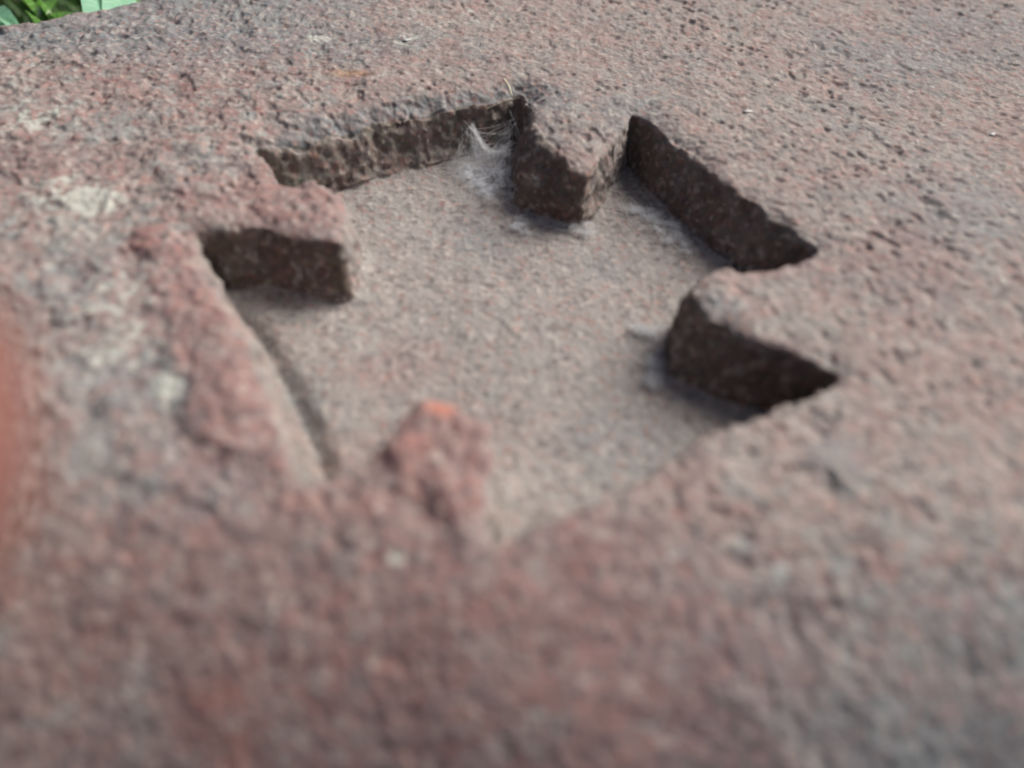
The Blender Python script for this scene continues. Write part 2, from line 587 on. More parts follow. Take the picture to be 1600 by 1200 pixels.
# smooth field of foot offsets over the floor: weighted by distance to every outline sample
fo = np.zeros((len(fl_ids), 2), np.float32)
Pf = G[fl_ids].astype(np.float32)
smp = RECESS.astype(np.float32); so = sm.astype(np.float32)
for s in range(0, len(Pf), 20000):
    q = Pf[s:s + 20000]
    w = 1.0 / (((q[:, None] - smp[None]) ** 2).sum(2) + 0.05) ** 2.5
    fo[s:s + 20000] = (w[:, :, None] * so[None]).sum(1) / w.sum(1)[:, None]
fo = fo * np.exp(-(d_in / 7.0) ** 2)[:, None]
fpos = np.c_[Pf + fo, np.zeros(len(Pf))]
fz = -DEPTH + 0.55 * fbm(fpos, 22, 41, 2) + 0.30 * fbm(fpos, 7, 43, 3)
chis = fpos[:, 0] * 0.62 + fpos[:, 1] * 0.78 + 1.6 * fbm(fpos, 14, 45, 2)
fz += 0.06 * np.sin(chis * 2 * math.pi / 4.3) * sstep(-0.2, 0.5, fbm(fpos, 16, 47, 2))      # worn chisel strokes
lg = sstep(-14, -20, fpos[:, 0]) * sstep(-1, -9, fpos[:, 1])
fz -= 1.7 * np.exp(-(d_in / 2.2) ** 2) * lg     # tooling groove along the left arm
fz += 0.5 * np.exp(-(d_in / 1.2) ** 2) * (1 - lg) * (0.4 + 0.6 * sstep(-0.3, 0.4, fbm(fpos, 4, 49, 2)))
fpos[:, 2] = fz
fmap[fl_ids] = nb + np.arange(len(fl_ids))
V = [np.c_[G, top_z], fpos]
nv = nb + len(fl_ids)
# ---- walls of the recess
KR = 34
rim_v = np.unique(rim_e)
rmap = np.full(nb, -1, np.int64)
rmap[rim_v] = np.arange(len(rim_v))
topP = V[0][rim_v]
jit_rim = 0.85 * jit[N_rec[rim_v]]
rim_B = labs[N_rec[rim_v]] == 'B'
botP = fpos[fmap[rim_v] - nb]
rows = np.empty((KR + 1, len(rim_v)), np.int64)
rows[0] = rim_v
rows[KR] = fmap[rim_v]
for r in range(1, KR):
    t = r / KR
    h = t + 0.10 * math.sin(math.pi * t)          # cut face: steeper at the rim, flaring at the foot
    hp = t ** 0.9
    Q = topP.copy()
    hb = np.where(rim_B, 1 - (1 - t) ** 1.9, hp)[:, None]
    tj = min(1.0, t / 0.45)
    hj = tj * tj * (3 - 2 * tj)
    Q[:, :2] += (botP[:, :2] - topP[:, :2] + jit_rim) * hb - jit_rim * hj
    zl = botP[:, 2] * (t * 0.75 + 0.25 * math.sin(t * math.pi / 2))
    Q[:, 2] = np.minimum(zl, topP[:, 2] - 0.03 * r)
    V.append(Q)
    rows[r] = nv + np.arange(len(rim_v))
    nv += len(rim_v)
i, j = rmap[rim_e[:, 0]], rmap[rim_e[:, 1]]
W = []
for r in range(KR):
    a, b, c, d = rows[r][j], rows[r][i], rows[r + 1][i], rows[r + 1][j]
    W += [np.stack([a, b, c], 1), np.stack([a, c, d], 1)]
W = np.concatenate(W)
seg_label = labs[N_rec[rim_e[:, 0]]]
W_lab = np.tile(np.tile(seg_label, 2), KR)
# ---- outer sides of the slab
KS = 30
SIDE_H = 55.0
ev = np.unique(edge_e)
emap = np.full(nb, -1, np.int64)
emap[ev] = np.arange(len(ev))
srows = [ev]
ctr = SLAB.mean(0)
for r in range(1, KS + 1):
    t = r / KS
    Q = V[0][ev].copy()
    Q[:, 2] = Q[:, 2] + (-SIDE_H - Q[:, 2]) * t
    V.append(Q)
    srows.append(nv + np.arange(len(ev)))
    nv += len(ev)
i, j = emap[edge_e[:, 0]], emap[edge_e[:, 1]]
S = []
for r in range(KS):
    a, b, c, d = srows[r][j], srows[r][i], srows[r + 1][i], srows[r + 1][j]
    S += [np.stack([a, b, c], 1), np.stack([a, c, d], 1)]
S = np.concatenate(S)

V = np.concatenate(V)
F_floor = fmap[T_in]

# ---- parts by region
cen = G[T_out].mean(1)
part_top = np.full(len(T_out), 'slab_top', dtype=object)
inner = (np.abs(cen[:, 0]) < 62) & (np.abs(cen[:, 1]) < 62)
dc = d_crust[T_out].mean(1)
part_top[dc < 0.3] = 'crust'
for L in 'ABCD':
    poly = RECESS[labs == L]
    k = np.where(inner)[0]
    d, _ = sdf(cen[k], poly)
    part_top[k[d < 0]] = L
part_wall = np.where(np.isin(W_lab, list('ABCD')), W_lab, np.char.add('wall_', W_lab)).astype(object)
F = np.concatenate([T_out, F_floor, W, S])
part = np.concatenate([part_top, np.full(len(F_floor), 'recess_floor', object), part_wall, np.full(len(S), 'slab_side', object)])


def normals(V, F):
    n = np.cross(V[F[:, 1]] - V[F[:, 0]], V[F[:, 2]] - V[F[:, 0]])
    out = np.stack([np.bincount(F.ravel(), np.repeat(n[:, k], 3), len(V)) for k in range(3)], 1)
    return out / np.maximum(np.linalg.norm(out, axis=1), 1e-12)[:, None]


# vertex classes
kind = np.zeros(len(V), np.int8)                # 0 top, 1 floor, 2 recess wall, 3 slab side
kind[np.unique(F_floor)] = 1
kind[np.unique(W)] = 2
kind[np.unique(S)] = 3
kind[rim_v] = 0
kind[fmap[rim_v]] = 1

# soften the arrises
msk = np.zeros(len(V), bool)
msk[:nb] = (np.abs(D_rec2) < 0.9)
for r in range(0, 4): msk[rows[r]] = True
for r in range(KR - 2, KR + 1): msk[rows[r]] = True
msk[ev] = True
for r in range(1, 4): msk[srows[r]] = True
fe = F[msk[F].any(1)]
E = np.concatenate([fe[:, [0, 1]], fe[:, [1, 2]], fe[:, [2, 0]]])
E = np.concatenate([E, E[:, ::-1]])
cnt = np.maximum(np.bincount(E[:, 0], minlength=len(V)), 1)
for _ in range(14):
    avg = np.stack([np.bincount(E[:, 0], V[E[:, 1], k], len(V)) for k in range(3)], 1) / cnt[:, None]
    V[msk] = 0.5 * V[msk] + 0.5 * avg[msk]

# colour masks over the stone
def blobs(lst, P):
    out = np.zeros(len(P), np.float32)
    q = np.c_[P, np.zeros(len(P))]
    warp = fbm(q, 5, 77, 3) * 0.8 + fbm(q, 16, 79, 2) * 0.9
    for px, py, rx, ry, st in lst:
        c = at((px, py))[0, :2]
        d = np.sqrt(((P[:, 0] - c[0]) / rx) ** 2 + ((P[:, 1] - c[1]) / ry) ** 2)
        out = np.maximum(out, st * sstep(1.4, 0.25, d + warp * 0.6))
    return out


XY = V[:, :2]
is_top = (kind == 0) | (kind == 3)
pd = np.zeros(len(V), np.float32)
pd[:nb] = sstep(0.8, -0.5, d_proud)
cr = np.zeros(len(V), np.float32)
cr[:nb] = sstep(1.2, -1.2, d_crust + 2.2 * fbm(P3, 4, 11, 3))
red = blobs([(470, 310, 16, 12, .75), (250, 440, 9, 14, .6), (400, 620, 7, 12, .6), (690, 740, 9, 9, 1.0), (560, 790, 12, 8, .75),
             (760, 920, 34, 10, .85), (420, 900, 24, 8, .65), (600, 1020, 34, 7, .85), (450, 1140, 30, 7, .6), (850, 1150, 24, 7, .7), (1080, 980, 18, 7, .45), (310, 1060, 9, 5, .9), (340, 1140, 3, 3, 1.0),
             (230, 380, 4, 5, 1.0), (60, 250, 14, 12, .45), (1400, 400, 9, 9, .35), (1210, 405, 8, 4, .55), (300, 130, 26, 18, .25),
             (1050, 770, 8, 5, .4), (900, 1120, 26, 6, .35)], XY) * is_top
fred = blobs([(600, 480, 7, 5, .4), (720, 560, 7, 4, .35), (560, 620, 6, 4, .25)], XY) * (kind == 1)
fgrey = blobs([(1010, 620, 8, 7, .45), (760, 285, 8, 6, .5), (430, 540, 6, 8, .5), (960, 320, 6, 5, .3)], XY) * (kind == 1)  # bluish-grey patches on the recess floor
red = np.maximum(red, fred)
red = np.maximum(red, np.maximum(0.95 * pd, 0.85 * cr))
grey = blobs([(130, 60, 34, 9, 1.0), (330, 30, 30, 18, .9), (470, 60, 22, 12, .6), (1390, 80, 22, 14, .7), (1560, 60, 24, 22, .45), (520, 190, 10, 3.5, .9),
              (690, 160, 10, 3, .8), (1500, 1130, 18, 9, 1.0), (1350, 1160, 14, 7, .8), (1580, 1000, 10, 8, .7), (1300, 720, 5, 5, .8),
              (130, 460, 18, 16, .55), (200, 600, 12, 12, .6), (1000, 900, 30, 6, .25), (1200, 980, 18, 8, .45), (1480, 330, 22, 12, .35),
              (1000, 160, 7, 5, .6), (860, 150, 4, 5, .8), (1130, 480, 5, 3, .8), (300, 760, 8, 4, .7)], XY) * is_top
grey = np.maximum(grey, fgrey)
grey[:nb] = np.maximum(grey[:nb], 0.8 * sstep(0.15, 0.5, ulb) * (kind[:nb] == 0))
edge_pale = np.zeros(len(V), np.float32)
edge_pale[:nb] = sstep(-4.5, -1.5, D_slab2)  # edge kept free of grey: a painted rim that catches the light
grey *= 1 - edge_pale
lichen = blobs([(130, 310, 8, 7, .95), (80, 300, 6, 5, .75), (258, 605, 2.8, 3.2, 1.1), (170, 470, 8, 9, .62), (190, 540, 7, 7, .62), (60, 180, 9, 7, .6),
                (620, 858, 1.2, 1.2, .9), (110, 380, 7, 6, .45), (500, 60, 3, 2, .7), (640, 62, 4, 3, .5), (700, 25, 14, 8, .35)], XY) * is_top
chip = blobs([(690, 642, 2.0, 2.4, 1.0), (473, 772, 3.0, 1.2, .55), (238, 366, 2.4, 4.0, .45), (330, 1120, 2.0, 2.6, .6), (590, 992, 5.0, 1.6, .4), (280, 1040, 3.0, 1.2, .3), (760, 905, 3.0, 1.4, .3), (640, 770, 2.5, 1.5, .45), (180, 700, 2.5, 2.5, .4),
              (650, 705, 3, 2.5, .5), (1085, 1190, 1.2, 1.0, .7), (15, 430, 4, 4, .45), (300, 1040, 4, 1.6, .6)], XY)
stain = blobs([(540, 114, 7.0, 2.4, .8)], XY) * is_top
zrel = V[:, 2]
dirt_shade = np.where(kind == 2, 0.85, 0.0).astype(np.float32)  # brown dirt on the cut faces, with their shade painted in
dirt_shade *= sstep(0.3, -2.2, zrel + 1.2 * fbm(V, 5, 88, 3))
# sun-side faces get pale dust with sunlight painted in, and less of the dark
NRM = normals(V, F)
sunlit_dust = sstep(0.15, 0.6, NRM[:, 0] * 0.8 + NRM[:, 1] * 0.6)
dirt_shade *= 1 - 0.85 * sunlit_dust
flo = np.where(kind == 1, 1.0, np.where(kind == 2, 0.7 * sunlit_dust, 0.0)).astype(np.float32)  # walls facing the sun take the floor's pale tone as painted light

mottle = np.clip(0.25 + sstep(20, -50, XY[:, 0] + 0.35 * XY[:, 1]) + sstep(-34, -52, XY[:, 1]), 0, 1).astype(np.float32)
ulw = np.zeros(len(V), np.float32)
ulw[np.unique(W[W_lab == 'UL'])] = 1.0
moss = 0.7 * ulw * sstep(-0.1, 0.5, fbm(V, 3.0, 141, 3))
dirt_shade *= 1 - 0.40 * ulw
urw = np.zeros(len(V), np.float32)
urw[np.unique(W[W_lab == 'UR'])] = 1.0
dirt_shade *= 1 - 0.35 * urw * sstep(-0.3, 0.4, fbm(V, 6, 143, 3))
# ---- relief
near_side = sstep(-40, -52, XY[:, 1])
left = sstep(20, -70, XY[:, 0] + 0.35 * XY[:, 1]) * (1 - 0.75 * near_side)   # lumpier, flakier side
amp = np.select([kind == 0, kind == 1, kind == 2], [1.0, 0.75, 1.25], 1.5)
h = 0.15 * fbm(V, 1.5, 101, 2) + 0.085 * noise(V, 0.65, 103)
h += (0.10 + 0.42 * left * (kind != 1)) * fbm(V, 4.2, 105, 3)
h += 0.45 * ulw * fbm(V, 1.8, 151, 2)
h += 0.55 * np.maximum(pd, 0.8 * cr) * fbm(V, 3.2, 153, 3)
h += np.where(kind == 2, 0.55 * fbm(V, 3.0, 111, 3) + 0.5 * fbm(V, 8.0, 113, 2), 0)
pit = sstep(0.36, 0.62, noise(V, 1.35, 107)) * 0.34 + sstep(0.36, 0.62, noise(V, 3.4, 109)) * 0.25
pit *= 0.65 + 0.6 * sstep(-0.25, 0.45, fbm(V, 20, 147, 2))
h -= pit * np.where(kind == 1, 0.35, 1.0)
flake = sstep(0.02, 0.12, fbm(V, 5.5, 121, 3)) * 0.38 * left * is_top           # flakes with sharp steps
h += flake
h = h * amp * (1 - 0.35 * near_side * (kind == 0))
side_rough = np.where(kind == 3, 2.2 * fbm(V, 16, 131, 4), 0)
V = V + NRM * (h + side_rough)[:, None]
NRM = normals(V, F)

# ---- build the objects
slab = empty('stone_slab', (0, 0, -SIDE_H * MM))
tag(slab, 'weathered red sandstone slab carved with a sunken four-armed flared cross', 'stone slab')
plan = [('slab_top', 'slab_top', None), ('slab_side', 'slab_side', None), ('recess_floor', 'recess_floor', 'flat dusty grey floor of the carved cross'),
        ('A', 'wedge', 'reddish stone wedge between the two left arms of the cross'),
        ('B', 'wedge', 'narrow chipped stone wedge at the far side of the cross'),
        ('C', 'wedge', 'stone wedge at the right of the cross with a dark near face'),
        ('D', 'wedge', 'worn red stone wedge nearest the camera, with an orange chip on its tip'),
        ('wall_UL', 'recess_wall', 'mossy brown end wall of the far left arm'),
        ('wall_UR', 'recess_wall', 'dark brown end wall of the far right arm'),
        ('wall_LR', 'recess_wall', None), ('wall_LL', 'recess_wall', 'pale sloping end wall of the near left arm'),
        ('crust', 'crust', 'raised pinkish red flaky crust along the near left arm')]
for key, name, label in plan:
    f = F[part == key]
    ids, inv = np.unique(f, return_inverse=True)
    f = inv.reshape(-1, 3).astype(np.int32)
    me = bpy.data.meshes.new(name)
    me.vertices.add(len(ids))
    me.vertices.foreach_set('co', ((V[ids] * MM) + np.array([0, 0, SIDE_H * MM])).astype(np.float32).ravel())
    me.loops.add(f.size)
    me.loops.foreach_set('vertex_index', f.ravel())
    me.polygons.add(len(f))
    me.polygons.foreach_set('loop_start', np.arange(0, f.size, 3, dtype=np.int32))
    me.update(calc_edges=True)
    me.polygons.foreach_set('use_smooth', np.ones(len(f), bool))
    for an, arr in (('red', red), ('grey', grey), ('lichen', lichen), ('chip', chip), ('stain', stain), ('dirt_shade', dirt_shade), ('floor', flo), ('moss', moss), ('mottle', mottle)):
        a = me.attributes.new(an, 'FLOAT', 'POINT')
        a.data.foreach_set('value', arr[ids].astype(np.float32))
    me.normals_split_custom_set_from_vertices(NRM[ids].astype(np.float32).tolist())
    me.materials.append(STONE)
    o = bpy.data.objects.new(name, me)
    col.objects.link(o)
    o.parent = slab
    if label: o['label'] = label

# ------------------------------------------------------------------ ground
bm = bmesh.new()
bmesh.ops.create_grid(bm, x_segments=120, y_segments=120, size=2.0)
for v in bm.verts:
    r = max(abs(v.co.x), abs(v.co.y))
gv = np.array([v.co[:] for v in bm.verts])
gz = 4.0 * fbm(gv * 1000, 60, 201, 3)
for v, z in zip(bm.verts, gz): v.co.z = -SIDE_H * MM + 0.004 + z * MM
me = bpy.data.meshes.new('ground')
bm.to_mesh(me); bm.free()
me.polygons.foreach_set('use_smooth', [True] * len(me.polygons))
me.materials.append(SOIL)
ground = bpy.data.objects.new('ground', me)
col.objects.link(ground)
tag(ground, 'dark bare soil around the slab', 'ground', kind='structure')


# ------------------------------------------------------------------ plants behind the far left edge
def leaf_mesh(L, Wd, fold, droop, nseg=8):
    vs, fs = [], []
    for a in range(nseg + 1):
        t = a / nseg
        w = Wd * (math.sin(math.pi * min(1, t * 0.93 + 0.04)) ** 0.75) * (1 - 0.35 * t)
        for b in (-1, -0.5, 0, 0.5, 1):
            vs.append((w * b, L * t, fold * abs(b) * w + droop * L * (0.4 * t - t * t) + 0.0006 * math.sin(9 * t + 3 * b)))
    for a in range(nseg):
        for b in range(4):
            o = a * 5 + b
            fs.append((o, o + 1, o + 6, o + 5))
    return vs, fs


def place(o, base, direction, up_hint, roll=0.0):
    y = Vector(direction).normalized()
    zz = Vector(up_hint)
    x = y.cross(zz).normalized()
    zz = x.cross(y)
    mm = Matrix((x, y, zz)).transposed().to_4x4() @ Matrix.Rotation(roll, 4, 'Y')
    mm.translation = Vector(base)
    o.matrix_basis = mm


def tube(points, radius, sides=5):
    vs, fs = [], []
    P = [Vector(p) for p in points]
    for i, p in enumerate(P):
        d = (P[min(i + 1, len(P) - 1)] - P[max(i - 1, 0)]).normalized()
        x = d.cross(Vector((0.3, 0.2, 1))).normalized()
        y = d.cross(x)
        r = radius[i] if isinstance(radius, (list, tuple)) else radius
        for s in range(sides):
            a = 2 * math.pi * s / sides
            vs.append(p + (x * math.cos(a) + y * math.sin(a)) * r)
    for i in range(len(P) - 1):
        for s in range(sides):
            a, b = i * sides + s, i * sides + (s + 1) % sides
            fs.append((a, b, b + sides, a + sides))
    return vs, fs


def plant(base, leaves, label, mat):
    """leaves: (tip target mm, length, width, material, roll) - each leaf grows from the stem"""
    root = empty('leafy_plant', base)
    tag(root, label, 'plant', 'plants behind the slab')
    b = Vector(base)
    hub = Vector((0, 0, 0.026))
    vs, fs = tube([(0, 0, -0.004), (0.001, 0.0, 0.012), hub], [0.0013, 0.0011, 0.0008])
    mesh_obj('stem', vs, fs, LEAF_DARK, root)
    for (tx, ty, tz), w, mt, roll in leaves:
        tip = Vector((tx, ty, tz)) * MM - b
        vec = tip - hub
        L = min(vec.length * 0.72, 0.034)
        st = tip - vec.normalized() * L
        vs, fs = tube([hub, (hub + st) * 0.5 + Vector((0, 0, 0.002)), st], 0.0006, 4)
        pv = len(vs)
        lv, lf = leaf_mesh(L, w * MM, random.uniform(0.25, 0.5), random.uniform(0.1, 0.4))
        o = mesh_obj('leaf', lv, lf, mt, root)
        place(o, st, vec, (0.45, 0.1, 0.85), roll)
        mesh_obj('leaf_stalk', vs, fs, LEAF_DARK, root)


gz0 = -SIDE_H * MM + 0.004


def P(px, py, z): return tuple(at((px, py), z)[0])


plant((-0.150, 0.105, gz0), [(P(-14, 36, -3), 7, LEAF_DARK, 0.2), (P(22, 44, -2), 5, LEAF_PALE, 0.5), (P(50, 30, -3), 5, LEAF_PALE, -0.4), (P(14, 8, -2), 5, LEAF_PALE, 0.3),
      (P(-120, 20, -4), 8, LEAF_DARK, -0.3)],
      'pale green folded leaves at the far left corner of the photo', LEAF_PALE)
plant((-0.132, 0.118, gz0), [(P(72, 26, -5), 4, LEAF_DARK, 0.3), (P(86, 6, -6), 3.5, LEAF_DARK, -0.4), (P(108, 20, -5), 4, LEAF_DARK, 0.2), (P(60, -16, -6), 5, LEAF_DARK, 0.2)],
      'dark green narrow leaves just behind the slab edge', LEAF_DARK)
plant((-0.104, 0.134, gz0), [(P(150, 22, -2), 9, LEAF_PALE, 0.1), (P(186, 6, -2), 8, LEAF_PALE, -0.1), (P(232, -24, -5), 6, LEAF_DARK, 0.2)],
      'broad pale blue-green leaf overlapping the slab edge', LEAF_PALE)
plant((-0.070, 0.158, gz0), [(P(300, 2, -3), 7, LEAF_DARK, 0.1), (P(330, -20, -5), 6, LEAF_DARK, -0.2)],
      'dark green leaf barely showing at the top of the photo', LEAF_DARK)

# grass between them: one mass of blades
gv_, gf_ = [], []
for k in range(2600):
    s = random.uniform(-60, 170)
    o_ = random.uniform(8, 150)
    b = E0 + ed * s + en * o_
    hgt = random.uniform(10, 32)
    a = random.uniform(0, 2 * math.pi)
    lean = random.uniform(4, 22)
    w = random.uniform(0.5, 1.3)
    dx, dy = math.cos(a), math.sin(a)
    base = len(gv_)
    for t in (0, 0.45, 0.8, 1.0):
        ww = w * (1 - t ** 2) + 0.05
        cx, cy, cz = b[0] + dx * lean * t * t, b[1] + dy * lean * t * t, -SIDE_H + 2 + hgt * (t - 0.25 * t * t)
        gv_.append(((cx - dy * ww) * MM, (cy + dx * ww) * MM, cz * MM))
        gv_.append(((cx + dy * ww) * MM, (cy - dx * ww) * MM, cz * MM))
    for r in range(3):
        q = base + r * 2
        gf_.append((q, q + 1, q + 3, q + 2))
g = mesh_obj('grass', gv_, gf_, GRASS)
tag(g, 'short dark green grass on the soil behind the slab', 'grass', kind='stuff')


# ------------------------------------------------------------------ cobwebs in the corners of the carving
def cobweb(name, label, anchors, n, rad, clumps=(), sheets=(), threads=()):
    """fine sagging strands between pairs of anchor regions, each (centre mm, spread mm)"""
    vs, fs = [], []
    for k in range(n):
        (c1_, s1), (c2_, s2) = random.sample(anchors, 2)
        a = np.array(c1_) + rng.normal(0, 1, 3) * np.array(s1)
        b = np.array(c2_) + rng.normal(0, 1, 3) * np.array(s2)
        sag = np.linalg.norm(b - a) * random.uniform(0.0, 0.18)
        wob = rng.normal(0, 1, 3) * np.linalg.norm(b - a) * 0.06
        pl = []
        for t in np.linspace(0, 1, 7):
            p = a * (1 - t) + b * t + wob * math.sin(math.pi * t)
            p[2] -= sag * math.sin(math.pi * t)
            p[2] = max(p[2], -DEPTH + 0.25)
            pl.append(p * MM)
        v, f = tube(pl, rad * random.uniform(0.6, 1.4) * MM, 3)
        o = len(vs)
        vs += v
        fs += [tuple(i + o for i in q) for q in f]
    for pl0, sp, m_ in threads:                       # bundles of silk along a path
        for k in range(m_):
            q0 = np.array(pl0) + rng.normal(0, 1, (len(pl0), 3)) * sp
            q0[:, 2] = np.maximum(q0[:, 2], -DEPTH + 0.2)
            v, f = tube([p * MM for p in q0], rad * 1.2 * MM, 3)
            o = len(vs)
            vs += v
            fs += [tuple(i + o for i in q) for q in f]
    for (c, s, m_, ln) in clumps:                     # matted fluff
        for k in range(m_):
            a = np.array(c) + rng.normal(0, 1, 3) * np.array(s)
            d = rng.normal(0, 1, 3) * np.array([1, 1, 0.2])
            d = d / np.linalg.norm(d) * ln * random.uniform(0.4, 1.2)
            w2 = rng.normal(0, 1, 3) * ln * 0.25
            pl = []
            for t in (0, 0.33, 0.66, 1):
                p = a + d * (t - 0.5) + w2 * math.sin(math.pi * t)
                p[2] = max(p[2], c[2] - 0.3)
                pl.append(p * MM)
            v, f = tube(pl, rad * MM, 3)
            o = len(vs)
            vs += v
            fs += [tuple(i + o for i in q) for q in f]
    root = empty(name, tuple(np.array(anchors[0][0]) * MM))
    tag(root, label, 'cobweb', 'cobwebs in the carving')
    o = mesh_obj('silk_strands', [Vector(v) - root.location for v in vs], fs, SILK, root, smooth=False)
    for quad in sheets:                                  # thin torn films of silk
        q = np.array(quad) * MM
        n = 26
        sv, sf = [], []
        for a in range(n):
            for b in range(n):
                u, w = a / (n - 1), b / (n - 1)
                p = (q[0] * (1 - u) + q[1] * u) * (1 - w) + (q[3] * (1 - u) + q[2] * u) * w
                p[2] -= 0.0012 * math.sin(math.pi * u) * math.sin(math.pi * w)
                sv.append(p)
        sv = np.array(sv)
        sv[:, 2] += 0.00035 * fbm(sv * 1000, 2.0, 161, 2)
        for a in range(n - 1):
            for b in range(n - 1):
                k = a * n + b
                sf.append((k, k + 1, k + n + 1, k + n))
        sh = mesh_obj('web_sheet', [Vector(v) - root.location for v in sv], sf, FILM, root)
        uv = sh.data.attributes.new('edge', 'FLOAT', 'POINT')
        g = np.linspace(0, 1, n)
        e = np.minimum(np.minimum(g, 1 - g)[:, None], np.minimum(g, 1 - g)[None]) * 4
        uv.data.foreach_set('value', np.clip(e, 0, 1).astype(np.float32).ravel())
    return root


def A3(px, py, z): return at((px, py), z)[0]


def AF(px, py):
    """a point just above the recess floor"""
    p = at((px, py), -DEPTH)[0]
    q = V[nb:nb + len(fl_ids)]
    k = ((q[:, 0] - p[0]) ** 2 + (q[:, 1] - p[1]) ** 2).argmin()
    return at((px, py), q[k, 2] + 0.75)[0]


FZ = -DEPTH + 0.9
cobweb('cobweb', 'wispy white cobweb in the far corner left of the far wedge',
       [(A3(735, 205, -4), (1, 1, 1)), (A3(775, 240, -7), (1.2, 1.2, 1)), (A3(800, 200, -5), (.6, 1.2, 1.5)), (A3(720, 262, FZ), (2.5, 2, .2)), (A3(770, 280, FZ), (2.5, 2.5, .3)), (A3(805, 300, -9), (.6, 1.5, 1.2))],
       90, 0.016, [(A3(782, 238, -7), (1.0, .5, .5), 110, 1.5), (A3(740, 262, FZ), (3.2, 2.4, .25), 160, 2.0), (A3(770, 300, FZ), (2.5, 2.0, .2), 90, 1.6)],
       [(A3(700, 270, FZ), A3(770, 325, FZ), A3(806, 262, -7.5), A3(745, 208, -7))],
       [((A3(737, 196, -4.5), A3(746, 214, -6), A3(757, 232, -7), A3(772, 241, -7.3), A3(790, 236, -7)), .28, 30), ((A3(722, 225, -6), A3(716, 245, -8.5), A3(700, 268, FZ)), .3, 14),
        ((A3(788, 240, -7), A3(780, 265, -9), A3(784, 290, FZ)), .35, 14), ((A3(780, 236, -7), A3(800, 222, -5)), .25, 10)])
def tufts(path, n, ln, sp=0.55, count=64):
    """small fluffy tufts scattered along a path of photo points on the recess floor"""
    out = []
    for k in range(n):
        t = random.random() * (len(path) - 1)
        a, b = path[int(t)], path[min(int(t) + 1, len(path) - 1)]
        u = t - int(t)
        px, py = a[0] * (1 - u) + b[0] * u + random.gauss(0, 7), a[1] * (1 - u) + b[1] * u + random.gauss(0, 4)
        out.append((AF(px, py), (sp, sp * 0.8, 0.10), int(count * random.uniform(0.4, 1.3)), ln * random.uniform(0.6, 1.2)))
    return out


cobweb('cobweb', 'patch of white cobweb fluff on the floor before the far right end wall',
       [(AF(1000, 325), (1.5, 1.2, .2)), (AF(1040, 350), (1.5, 1.2, .2)), (AF(1070, 385), (1.2, 1.2, .2)), (AF(975, 322), (1.0, 1.0, .2))],
       40, 0.020, tufts([(985, 322), (1020, 338), (1045, 358), (1072, 392)], 20, 0.9))
cobweb('cobweb', 'thin white cobweb line along the foot of the far wedge',
       [(AF(800, 345), (.8, .5, .2)), (AF(850, 352), (1.0, .5, .2)), (AF(905, 362), (1.0, .5, .2)), (AF(930, 352), (.7, .5, .2))],
       14, 0.018, tufts([(792, 340), (815, 352), (830, 354)], 6, 0.9) + tufts([(895, 364), (925, 358)], 5, 0.9))
cobweb('cobweb', 'faint white cobweb beside the tip of the right wedge',
       [(AF(1010, 515), (1.2, 1, .2)), (AF(1022, 560), (.8, 1, .3)), (AF(1015, 590), (1, .8, .2))],
       24, 0.018, tufts([(990, 515), (1030, 512)], 7, 1.0) + tufts([(1012, 560), (1018, 600)], 6, 0.9))

# ------------------------------------------------------------------ straws and pale flecks lying on the stone
def ztop(px, py):
    p = at((px, py))[0]
    k = ((V[:nb, 0] - p[0]) ** 2 + (V[:nb, 1] - p[1]) ** 2).argmin()
    return float(V[k, 2])


def straw(p1, p2, r, label):
    (x1, y1, z1), (x2, y2, z2) = p1, p2
    a, b = at((x1, y1), z1)[0], at((x2, y2), z2)[0]
    mid = (a + b) / 2 + np.array([0.1, 0.15, 0.25])
    vs, fs = tube([a * MM, mid * MM, b * MM], [r * MM, r * MM, r * 0.6 * MM], 6)
    o = mesh_obj('straw', vs, fs, STRAW)
    tag(o, label, 'straw', 'bits of dry straw')


straw((787, 124, 1.0), (800, 150, 0.2), 0.24, 'short thick pale straw at the far corner of the carving')
straw((760, 170, -0.3), (812, 152, 0.6), 0.05, 'thin pale straw pointing into the far corner of the carving')


def fleck(px, py, w, l, rot, label):
    p = at((px, py), ztop(px, py) + 0.12)[0] * MM
    vs, fs = [], []
    for kx in range(5):
        t = kx / 4 * 2 - 1
        hw = w * math.sqrt(max(0.05, 1 - t * t)) * (1 + 0.2 * random.uniform(-1, 1))
        vs += [(t * l * MM, -hw * MM, 0.00002), (t * l * MM, 0, (0.0002 + 0.0001 * random.random())), (t * l * MM, hw * MM, 0.00002)]
    for kx in range(4):
        for b in range(2):
            q = kx * 3 + b
            fs.append((q, q + 3, q + 4, q + 1))
    o = mesh_obj('fleck', vs, fs, MICA)
    o.location = p
    o.rotation_euler = (0, 0, rot)
    tag(o, label, 'fleck', 'pale flecks on the stone')


fleck(1168, 174, .25, .9, 0.1, 'white fleck on the stone beyond the far right arm')
fleck(636, 62, .5, .8, 0.2, 'bright white fleck near the top, above the far left arm')
fleck(1550, 210, .22, .5, 0.1, 'white fleck near the right edge of the photo')
fleck(1433, 222, .18, .35, 1.0, 'tiny white fleck left of the one at the right edge')


# ------------------------------------------------------------------ the hand beside the lens
def capsule(bm, a, b, ra, rb, seg=18):
    a, b = Vector(a), Vector(b)
    d = b - a
    q = d.to_track_quat('Z', 'Y').to_matrix().to_4x4()
    for p, r in ((a, ra), (b, rb)):
        bmesh.ops.create_uvsphere(bm, u_segments=seg, v_segments=12, radius=r, matrix=Matrix.Translation(p))
    mt = Matrix.Translation((a + b) / 2) @ q
    bmesh.ops.create_cone(bm, cap_ends=True, segments=seg, radius1=ra, radius2=rb, depth=d.length, matrix=mt)


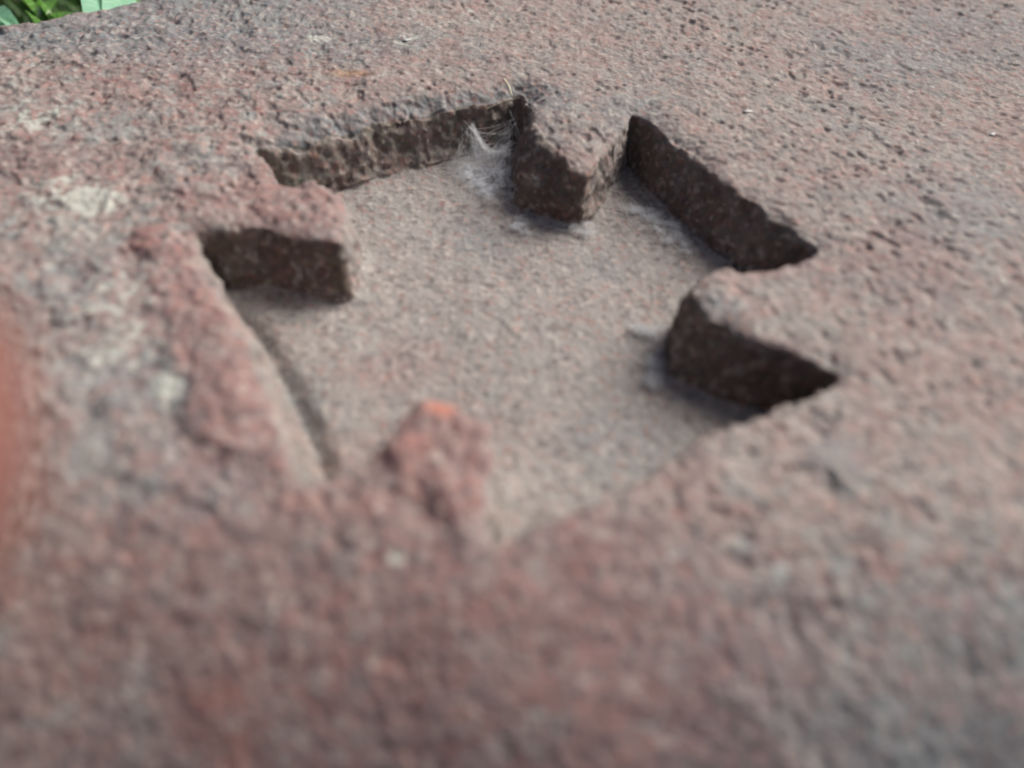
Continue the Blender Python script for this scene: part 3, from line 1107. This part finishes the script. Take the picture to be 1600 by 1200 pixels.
hand_o = c2w(-125, -30, 2)
hand = empty('hand', hand_o)
tag(hand, 'blurred pink fingertip of a hand at the left edge of the photo', 'hand')
bm = bmesh.new()


def H(x, y, z): return c2w(x, y, z) - hand_o


TIP = (-19.2, -2.0, -17.4)
chains = [
    # (joint points in camera-axes mm, radii mm): knuckle -> middle joint -> end joint -> tip
    ([(-96, -2, 2), (-60, 1, -9), (-38, 0, -14), TIP], (10.5, 8.6, 7.9, 6.9)),                     # index, reaching in front of the lens
    ([(-100, -22, 4), (-62, -25, -12), (-42, -26, -14), (-34, -26, -8)], (10.8, 8.8, 8.0, 7.0)),      # middle, curled
    ([(-104, -41, 4), (-72, -46, -11), (-53, -47, -12), (-45, -46, -6)], (10.2, 8.3, 7.6, 6.7)),      # ring
    ([(-109, -58, 4), (-84, -64, -7), (-69, -65, -8), (-62, -64, -3)], (9.0, 7.2, 6.6, 5.8)),         # little
    ([(-150, 2, 14), (-118, 20, 24), (-92, 27, 28), (-70, 27, 28)], (14.0, 10.5, 9.2, 7.8)),          # thumb, on the other side
]
wrist = (-172, -30, 8)
for pl, rd in chains[:4]:
    capsule(bm, H(*wrist), H(*pl[0]), 0.020, rd[0] * MM * 1.25)
capsule(bm, H(*wrist), H(*chains[4][0][0]), 0.020, 0.016)
capsule(bm, H(-110, -12, 4), H(-116, -48, 5), 0.0125, 0.0125)
capsule(bm, H(-135, -15, 6), H(-138, -42, 6), 0.015, 0.015)
capsule(bm, H(*wrist), H(-250, -42, 12), 0.024, 0.028)
for pl, rd in chains:
    for k in range(3):
        capsule(bm, H(*pl[k]), H(*pl[k + 1]), rd[k] * MM, rd[k + 1] * MM)
me = bpy.data.meshes.new('skin')
bm.to_mesh(me); bm.free()
me.materials.append(SKIN)
sk = bpy.data.objects.new('skin', me)
col.objects.link(sk)
sk.parent = hand
rm = sk.modifiers.new('fuse', 'REMESH')
rm.mode = 'VOXEL'; rm.voxel_size = 0.0011; rm.use_smooth_shade = True
so_ = sk.modifiers.new('soften', 'SMOOTH')
so_.iterations = 8; so_.factor = 0.5
camz = Vector(ROT[:, 2].tolist())
for pl, rd in chains:                                   # nails on the side away from the palm
    a, b = H(*pl[2]), H(*pl[3])
    d = (b - a).normalized()
    up = (-camz if pl is not chains[4][0] else camz)
    up = (up - d * up.dot(d)).normalized()
    x = d.cross(up)
    r = rd[3] * MM
    vs, fs = [], []
    for u in range(7):
        for w in range(7):
            ang = (w / 6 - 0.5) * 1.7 * (1 - 0.12 * (u / 6) ** 2)
            rr = r * 1.01 * (1.02 - 0.05 * abs(u / 6 - 0.5))
            vs.append(b + d * ((u / 6 - 0.62) * r * 1.5) + (up * math.cos(ang) + x * math.sin(ang)) * rr)
    for u in range(6):
        for w in range(6):
            q = u * 7 + w
            fs.append((q, q + 1, q + 8, q + 7))
    mesh_obj('fingernail', vs, fs, NAIL, sk)
